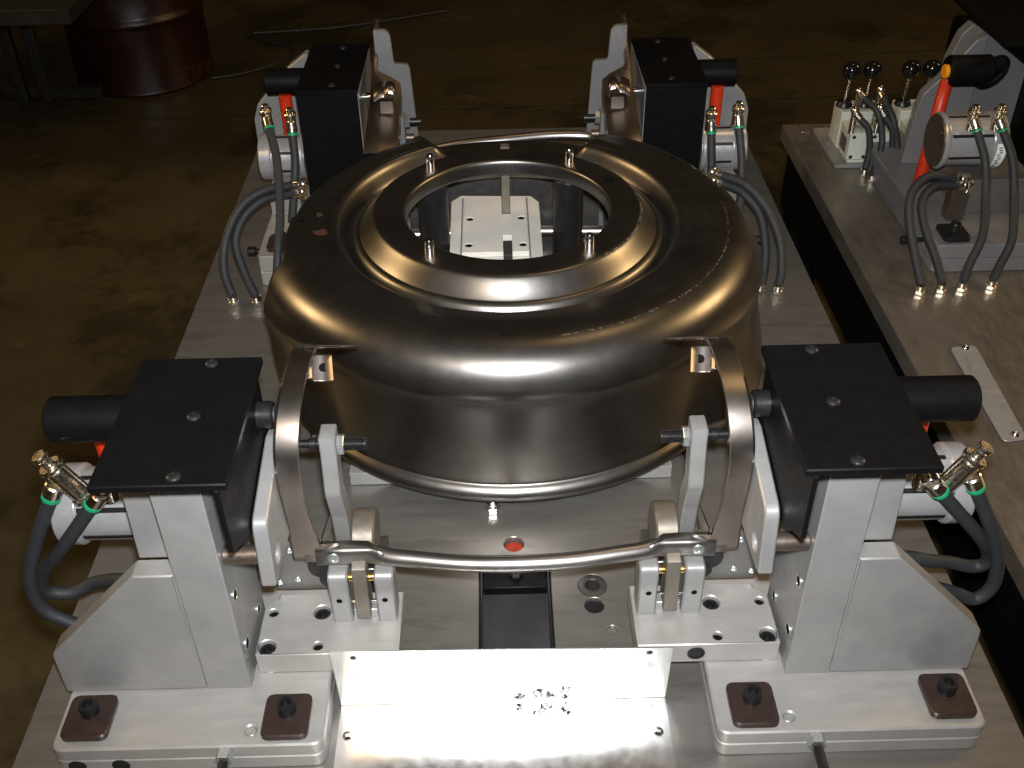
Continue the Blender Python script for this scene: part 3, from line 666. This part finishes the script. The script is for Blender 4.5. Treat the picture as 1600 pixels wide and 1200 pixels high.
def table_unit():
    U_ = thing('clamp_unit', 'aluminium clamp unit with red rod standing on the second table', 'clamp unit', (1.1, 1.05, 0))
    o = rounded(rect(.964, 1.40, .895, 1.50), [.012, .004, .004, .01], 3)
    MB().prism(o, .0345, .070, 'z', (), .002).build('base_plate', DARKALU, U_)
    MB().prism(o, .0005, .0338, 'z', (), .0015).build('base_spacer', DARKALU, U_)
    q = MB(); q.prism(rounded(rect(.983, 1.043, .905, .975), .011, 3), .0703, .082, 'z', (), .002); p_ = q.build('clamp_pad', BLACKOX, U_)
    screw(p_, 'bolt', (1.017, .945, .082), (0, 0, 1), .0125, .017)
    q = MB(); q.cyl((.9635, .955, .052), (.93, .955, .052), .0055); q.cyl((.93, .955, .052), (.905, .955, .052), .0095); q.build('stop_screw', BLACKOX, U_)
    # left side plate and post
    MB().prism(rounded([(1.010, .0705), (1.150, .0705), (1.150, .395), (1.126, .385), (1.067, .298), (1.028, .255), (1.020, .215)], .004, 2), 1.305, 1.335, 'y', (), .002).build('gusset', DARKALU, U_)
    q = MB(); q.prism(rounded([(1.10, .0705), (1.30, .0705), (1.30, .29), (1.285, .30), (1.155, .392), (1.14, .398), (1.118, .375), (1.10, .31)], .003, 2), 1.375, 1.41, 'y', [circle(1.172, .33, .010, 18)], .002); q.build('post', DARKALU, U_)
    q = MB(); q.cyl((1.172, 1.40, .33), (1.172, 1.409, .33), .0098); q.build('bore_shade_disc', HOLESHADE, U_)
    MB().prism(rounded([(1.2, .0705), (1.5, .0705), (1.5, .36), (1.2, .30)], .003, 1), 1.30, 1.308, 'x', (), .001).build('side_sheet', BLACK, U_)
    cv = MB(); cv.prism(rounded(rect(1.155, 1.55, 1.22, 1.56), .002, 1), .395, .405, 'z', (), .0015); cv = cv.build('cover', BLACK, U_)
    MB().box(1.22, 1.55, 1.06, 1.07, .0705, .26).build('back_sheet', BLACK, cv)
    tb = MB(); tb.cyl((1.046, 1.25, .333), (1.148, 1.25, .333), .036, 40, .004); tb.cyl((1.1485, 1.25, .333), (1.158, 1.25, .325), .045, 32, .003); tb = tb.build('bumper_tube', BLACK, U_)
    MB().cyl((1.0455, 1.243, .335), (1.036, 1.243, .335), .016).build('cap', AMBER, tb)
    MB().tube([(1.022, 1.20, .0705), (1.026, 1.20, .16), (1.034, 1.215, .26), (1.050, 1.245, .310)], .0150, 16, 6).build('indicator_rod', RED, U_)['label'] = 'long red rod rising to the black tube'
    cy_ = actuator(U_, 1, .992, 1.135, 1.10, .228, .064)
    for a in (45, 135, 225, 315):
        q = MB(); q.button((.9921, 1.10 + .046 * math.cos(R(a)), .228 + .046 * math.sin(R(a))), (-1, 0, 0), .0065, .004); q.build('screw', CHROME, cy_)
    MB().cyl((.9918, 1.10, .228), (.9885, 1.10, .228), .060, 40, .002).build('end_cover', BROWNPIN, cy_)
    # label on the far flange
    q = MB(); q.sweep([[(1.1085 + dx, 1.10 + .0645 * math.cos(R(a)), .228 + .0645 * math.sin(R(a))) for dx in (0, .022)] for a in range(165, 246, 8)]); lb = q.build('label', LABEL, cy_, recalc=False)
    q = MB()
    for k, a in enumerate(range(172, 240, 5)):
        x0 = 1.112 + .002 * (k % 3); q.sweep([[(x, 1.10 + .0648 * math.cos(R(b)), .228 + .0648 * math.sin(R(b))) for x in (x0, x0 + .008)] for b in (a, a + 2.4)])
    q.build('print', INK, lb, recalc=False)
    MB().box(1.02, 1.06, 1.005, 1.04, .0705, .155).build('elbow_block', BROWNPIN, U_)
    MB().box(1.06, 1.22, 1.04, 1.17, .0705, .155).build('bracket_block', GREYPLATE, U_)
    return U_
table_unit()

# manual lever valves
def valve(x, y, lb):
    V_ = thing('lever_valve', lb, 'valve', (x + .06, y + .04, 0), 'hand valves with ball levers')
    q = MB(); q.prism(rounded(rect(x - .03, x + .13, y - .01, y + .23), .003, 1), .0006, .010, 'z', [circle(x - .015, y + .03, .005, 12), circle(x - .015, y + .12, .005, 12)], .001); q.build('mount_plate', ALU, V_)
    body = MB(); body.box(x, x + .0515, y, y + .09, .0185, .094, .003, .004); body.box(x + .0545, x + .106, y, y + .09, .0185, .094, .003, .004); body.box(x + .004, x + .102, y + .001, y + .088, .0103, .018); body = body.build('valve_body', IVORY, V_)
    MB().box(x - .002, x + .108, y + .0905, y + .17, .0103, .115, .003, .004).build('lever_housing', IVORY, V_)
    for k in range(2):
        bx = x + .012 + k * .055
        q = MB(); q.cyl((bx, y + .13, .1153), (bx, y + .13, .132), .022, 28, .003, .019); q.build('boot', BLACKOX, V_)
        q = MB(); q.cyl((bx, y + .13, .1325), (bx + .002, y + .126, .195), .004, 14); lv = q.build('lever', CHROME, V_)
        MB().ball((bx + .002, y + .125, .217), .024).build('knob', KNOB, lv)
        for sx_, sz in ((.010, .028), (.010, .084), (.044, .028)):
            q = MB(); q.button((x + k * .0545 + sx_, y - .0002, sz), (0, -1, 0), .0052, .0025); q.build('screw', BLACKOX, body)
        MB().lathe([(.013, 0), (.013, .004), (.010, .006)], (x + .028 + k * .052, y + .03, .0943)).build('port', ALU, body)
    MB().box(x - .0016, x - .0002, y + .02, y + .07, .03, .07, .0004).build('label_plate', GREYPLATE, body)
    return V_
valve(.917, 1.44, 'grey hand valve with two black ball levers in full view')
valve(1.076, 1.44, 'grey hand valve partly hidden behind the clamp unit on the second table')

# ================================================================== hoses
HO = {
'FLa': [(-0.597, -0.14, 0.335), (-0.63, -0.142, 0.272), (-0.663, -0.145, 0.195), (-0.664, -0.147, 0.135), (-0.633, -0.148, 0.103), (-0.599, -0.15, 0.086)],
'FLb': [(-0.542, -0.15, 0.33), (-0.605, -0.145, 0.247), (-0.655, -0.125, 0.18), (-0.667, -0.118, 0.137), (-0.637, -0.11, 0.121), (-0.599, -0.106, 0.137), (-0.543, -0.13, 0.168), (-.505, -.145, .178)],
'FRa': [(0.602, -0.14, 0.313), (0.629, -0.14, 0.262), (0.655, -0.14, 0.21), (0.671, -0.14, 0.161), (0.674, -0.14, 0.118), (0.656, -0.14, 0.094), (0.624, -0.14, 0.109), (0.582, -0.145, 0.130)],
'FRb': [(0.551, -0.15, 0.317), (0.586, -0.147, 0.276), (0.633, -0.14, 0.219), (0.661, -0.123, 0.173), (0.666, -0.12, 0.147), (0.649, -0.117, 0.137), (0.613, -0.122, 0.152), (0.574, -0.135, 0.171), (0.545, -0.14, 0.184), (.505, -.145, .190)],
'RLa': [(-0.524, 1.1, 0.289), (-0.506, 1.043, 0.241), (-0.496, 0.952, 0.162), (-0.498, 0.885, 0.11), (-0.503, 0.845, 0.054), (-0.505, 0.83, 0.018)],
'RLb': [(-0.475, 1.1, 0.275), (-0.474, 1.08, 0.214), (-0.482, 1.05, 0.149), (-0.492, 1.03, 0.09)],
'RLc': [(-0.478, 1.02, 0.189), (-0.529, 0.988, 0.196), (-0.579, 0.951, 0.177), (-0.613, 0.909, 0.125), (-0.621, 0.868, 0.067), (-0.603, 0.83, 0.022)],
'RLd': [(-0.482, 1.02, 0.169), (-0.536, 0.982, 0.175), (-0.578, 0.945, 0.151), (-0.596, 0.909, 0.108), (-0.577, 0.867, 0.059), (-0.552, 0.828, 0.022)],
'RRa': [(0.474, 1.1, 0.257), (0.478, 1.08, 0.193), (0.481, 1.05, 0.129), (0.482, 1.03, 0.09)],
'RRb': [(0.536, 1.1, 0.268), (0.543, 1.067, 0.205), (0.543, 1.034, 0.142), (0.537, 1.007, 0.11), (0.535, .985, 0.095)],
'RRc': [(0.494, 1.02, 0.19), (0.538, 0.986, 0.185), (0.581, 0.941, 0.149), (0.606, 0.891, 0.096), (0.608, 0.85, 0.047), (0.599, 0.824, 0.022)],
'RRd': [(0.499, 1.02, 0.169), (0.534, 0.99, 0.164), (0.570, 0.947, 0.13), (0.578, 0.896, 0.078), (0.572, 0.856, 0.036), (0.561, 0.83, 0.022)],
'TUa': [(1.013, 1.0, 0.182), (0.948, 0.987, 0.195), (0.904, 0.955, 0.176), (0.894, 0.916, 0.131), (0.903, 0.859, 0.066), (0.91, 0.81, 0.022)],
'TUb': [(1.022, 1.0, 0.165), (0.969, 0.991, 0.169), (0.933, 0.959, 0.15), (0.934, 0.916, 0.106), (0.952, 0.861, 0.056), (0.959, 0.815, 0.022)],
'TUc': [(1.049, 1.03, 0.280), (1.069, 1.0, 0.226), (1.073, 0.96, 0.161), (1.056, 0.89, 0.098), (1.023, 0.848, 0.048), (1.006, 0.82, 0.022)],
'TUd': [(1.107, 1.03, 0.280), (1.131, 1.0, 0.225), (1.137, 0.961, 0.159), (1.123, 0.888, 0.089), (1.094, 0.852, 0.043), (1.073, 0.825, 0.022)],
'VAa': [(0.929, 1.428, 0.140), (0.952, 1.415, 0.115), (0.962, 1.405, 0.057), (0.952, 1.385, 0.020)],
'VAb': [(0.945, 1.468, 0.178), (0.972, 1.43, 0.156), (0.987, 1.40, 0.094), (0.976, 1.375, 0.045), (0.962, 1.352, 0.020)],
'VAc': [(0.995, 1.468, 0.178), (1.012, 1.42, 0.141), (1.03, 1.405, 0.081), (1.029, 1.39, 0.035), (1.012, 1.384, 0.020)],
'VAd': [(0.992, 1.428, 0.145), (1.013, 1.415, 0.116), (1.022, 1.41, 0.056), (1.00, 1.385, 0.020)],
}
HL = {'FLa': 'outer black air hose looping down from the near left cylinder', 'FLb': 'inner black air hose curling behind the near left gusset',
'FRa': 'outer black air hose looping down from the near right cylinder', 'FRb': 'inner black air hose curling behind the near right gusset',
'RLa': 'straight black hose hanging in front of the far left cylinder', 'RLb': 'short black hose beside the far left black cover',
'RLc': 'outer black hose arching down to the table at far left', 'RLd': 'inner black hose arching down to the table at far left',
'RRa': 'short black hose beside the far right black cover', 'RRb': 'straight black hose hanging in front of the far right cylinder',
'RRc': 'outer black hose arching down to the table at far right', 'RRd': 'inner black hose arching down behind the pressing at far right',
'TUa': 'leftmost of four black hoses ending on the second table', 'TUb': 'second from left of four black hoses ending on the second table',
'TUc': 'third from left of four black hoses ending on the second table', 'TUd': 'rightmost of four black hoses ending on the second table',
'VAa': 'front left hose from the lever valve in full view', 'VAb': 'long middle hose from the lever valve in full view',
'VAc': 'outer right hose bowing from the lever valve in full view', 'VAd': 'short right hose close to the lever valve in full view'}
def fitting(q, p, d, r, L_):
    """push-in fitting: knurled sleeve, neck and hex"""
    d = Vector(d).normalized(); p = Vector(p)
    q.lathe([(r * .8, 0), (r * 1.2, .001), (r * 1.25, L_ * .45), (r * 1.05, L_ * .5), (r * 1.05, L_ * .6)], p, d, 20)
    q.cyl(p + d * L_ * .6, p + d * L_, r * 1.35, 6, .0008)
for k, pts in HO.items():
    P0, P1 = Vector(pts[0]), Vector(pts[-1]); r = .0095 if k[0] in 'FRT' else .0085
    A = thing('air_hose', HL[k], 'hose', tuple(P1), 'black air hoses')
    MB().tube(pts, r, 14, 8).build('hose', RUBBER, A)
    d0 = (Vector(pts[0]) - spline(pts, 8)[1]).normalized()
    col_ = GREEN if k in ('FLa', 'FLb', 'FRa', 'FRb', 'RLa', 'RLb', 'RRa', 'RRb', 'TUc', 'TUd') else None
    if col_:
        q = MB(); q.lathe([(r * .9, 0), (r * 1.30, .0005), (r * 1.30, .005), (r * .9, .0055)], P0 - d0 * .001, d0, 20); q.build('collar', col_, A)
    if k[0] == 'F':
        s = -1 if k[1] == 'L' else 1
        q = MB(); e = P0 + d0 * .026; q.cyl(P0 + d0 * .005, e, .0125, 22, .002)
        if k[2] == 'a':     # flow control: slanting body with knob
            dv = Vector((s * .42, -.1, .9)).normalized(); b0 = e + Vector((-s * .026, .006, -.022))
            q.cyl(b0, b0 + dv * .052, .0135, 24, .002); q.cyl(b0 + dv * .0525, b0 + dv * .060, .0165, 24, .002); q.cyl(b0 + dv * .0605, b0 + dv * .072, .0075, 20); q.cyl(b0 + dv * .0725, b0 + dv * .080, .0105, 24, .0015)
            q.lathe([(.0165, 0), (.0165, .004), (.012, .006)], b0 - dv * .006, dv, 22)
        else:
            q.cyl(e, e + Vector((-s * .004, .012, .012)), .012, 20, .002); q.cyl(e + Vector((-s * .006, .012, -.02)), e + Vector((-s * .006, .012, .016)), .011, 20)
        q.build('fitting', NICKEL, A)
    elif k[0] == 'V':
        q = MB(); q.cyl(P0 + d0 * .0005, P0 + d0 * .018, .0105, 18, .001); b0 = P0 + d0 * .022; q.cyl((b0.x, b0.y, .098), (b0.x, b0.y, b0.z + .012), .0078, 16); q.ball((b0.x, b0.y, b0.z + .006), .011, 16); q.build('fitting', NICKEL, A)
        q = MB(); fitting(q, P1, (0, 0, -1), r, P1.z - .001); q.build('end_fitting', NICKEL, A)
    else:
        if col_:
            q = MB(); q.cyl(P0 + d0 * .005, P0 + d0 * .028, .0115, 20, .0015); b0 = P0 + d0 * .030
            q.cyl(b0 + Vector((0, .008, -.03)), b0 + Vector((0, .004, .012)), .0105, 18, .0015); q.cyl(b0 + Vector((0, .003, .0125)), b0 + Vector((0, .002, .019)), .0135, 18, .0015); q.cyl(b0 + Vector((0, .002, .0195)), b0 + Vector((0, .001, .030)), .008, 16)
            q.build('fitting', NICKEL, A)
        else:
            q = MB(); fitting(q, P0, d0, r, .022); b0 = P0 + d0 * .028; q.ball(tuple(b0), .0115, 16); q.cyl(b0 - Vector((0, 0, .018)), b0 + Vector((0, 0, .012)), .008, 16); q.build('fitting', NICKEL, A)
        if k not in ('RLb', 'RRa', 'RRb'):
            q = MB(); fitting(q, P1, (0, 0, -1), r, P1.z - .001); q.build('end_fitting', NICKEL, A)

# ================================================================== background
DR = thing('oil_drum', 'dark red steel drum standing on the floor at top left', 'drum', (-1.87, 4.36, FZ))
q = MB(); pr = [(.0, .002), (.345, .002), (.352, .012), (.350, .02), (.348, .03)]
for zc in (.36, .72):
    pr += [(.348, zc - .03), (.352, zc - .02), (.360, zc - .008), (.362, zc), (.360, zc + .008), (.352, zc + .02), (.348, zc + .03)]
pr += [(.348, 1.06), (.356, 1.075), (.35, 1.085), (.34, 1.07), (0, 1.07)]
q.lathe(pr, (-1.87, 4.36, FZ), seg=72); q.build('drum_body', REDPAINT, DR)
BN = thing('work_bench', 'dark steel bench leg and top edge at the far top left', 'bench', (-2.2, 3.6, FZ))
MB().box(-3.2, -1.62, 2.90, 4.2, -.06, 0, .004).build('bench_top', BENCH, BN)
for x in (-2.42, -2.30): MB().box(x, x + .05, 3.98, 4.03, FZ + .001, -.061, .003).build('leg', BENCH, BN)
MB().box(-2.249, -2.0, 3.98, 4.03, FZ + .02, FZ + .07, .003).build('rail', BENCH, BN)
q = MB(); q.tube([(-1.45, 4.9, FZ + .01), (-1.25, 4.75, FZ + .011), (-1.12, 4.62, FZ + .01), (-1.18, 4.45, FZ + .01), (-1.35, 4.30, FZ + .01), (-1.50, 4.24, FZ + .01)], .006, 8, 8); q = q.build('floor_cable', CABLE)
tag(recentre(q, (-1.3, 4.5, FZ)), 'thin black cable looped on the floor beside the drum', 'cable')
q = MB(); q.tube([(-1.40, 4.92, FZ + .01), (-.9, 5.0, FZ + .01), (-.3, 5.25, FZ + .01)], .008, 8, 8); q = q.build('floor_cable', CABLE)
tag(recentre(q, (-.9, 5.0, FZ)), 'thin black cable running straight along the floor at the top', 'cable')
# dark machine standing beyond the second table
MC = thing('dark_machine', 'black machine frame standing beyond the second table at top right', 'machine', (2.0, 2.4, FZ))
MB().box(1.66, 2.8, 2.0, 2.7, -.60, -.02, .01).build('body', BLACK, MC)
MB().box(1.70, 1.82, 2.3, 2.42, -.0195, .60, .005).build('upright', BLACK, MC)
MB().box(1.66, 2.8, 2.05, 2.65, FZ + .001, -.601, .01).build('plinth', BLACK, MC)

for o in bpy.data.objects:
    if '_org' in o: del o['_org']
for M in bpy.data.materials:
    if '_' in M: del M['_']
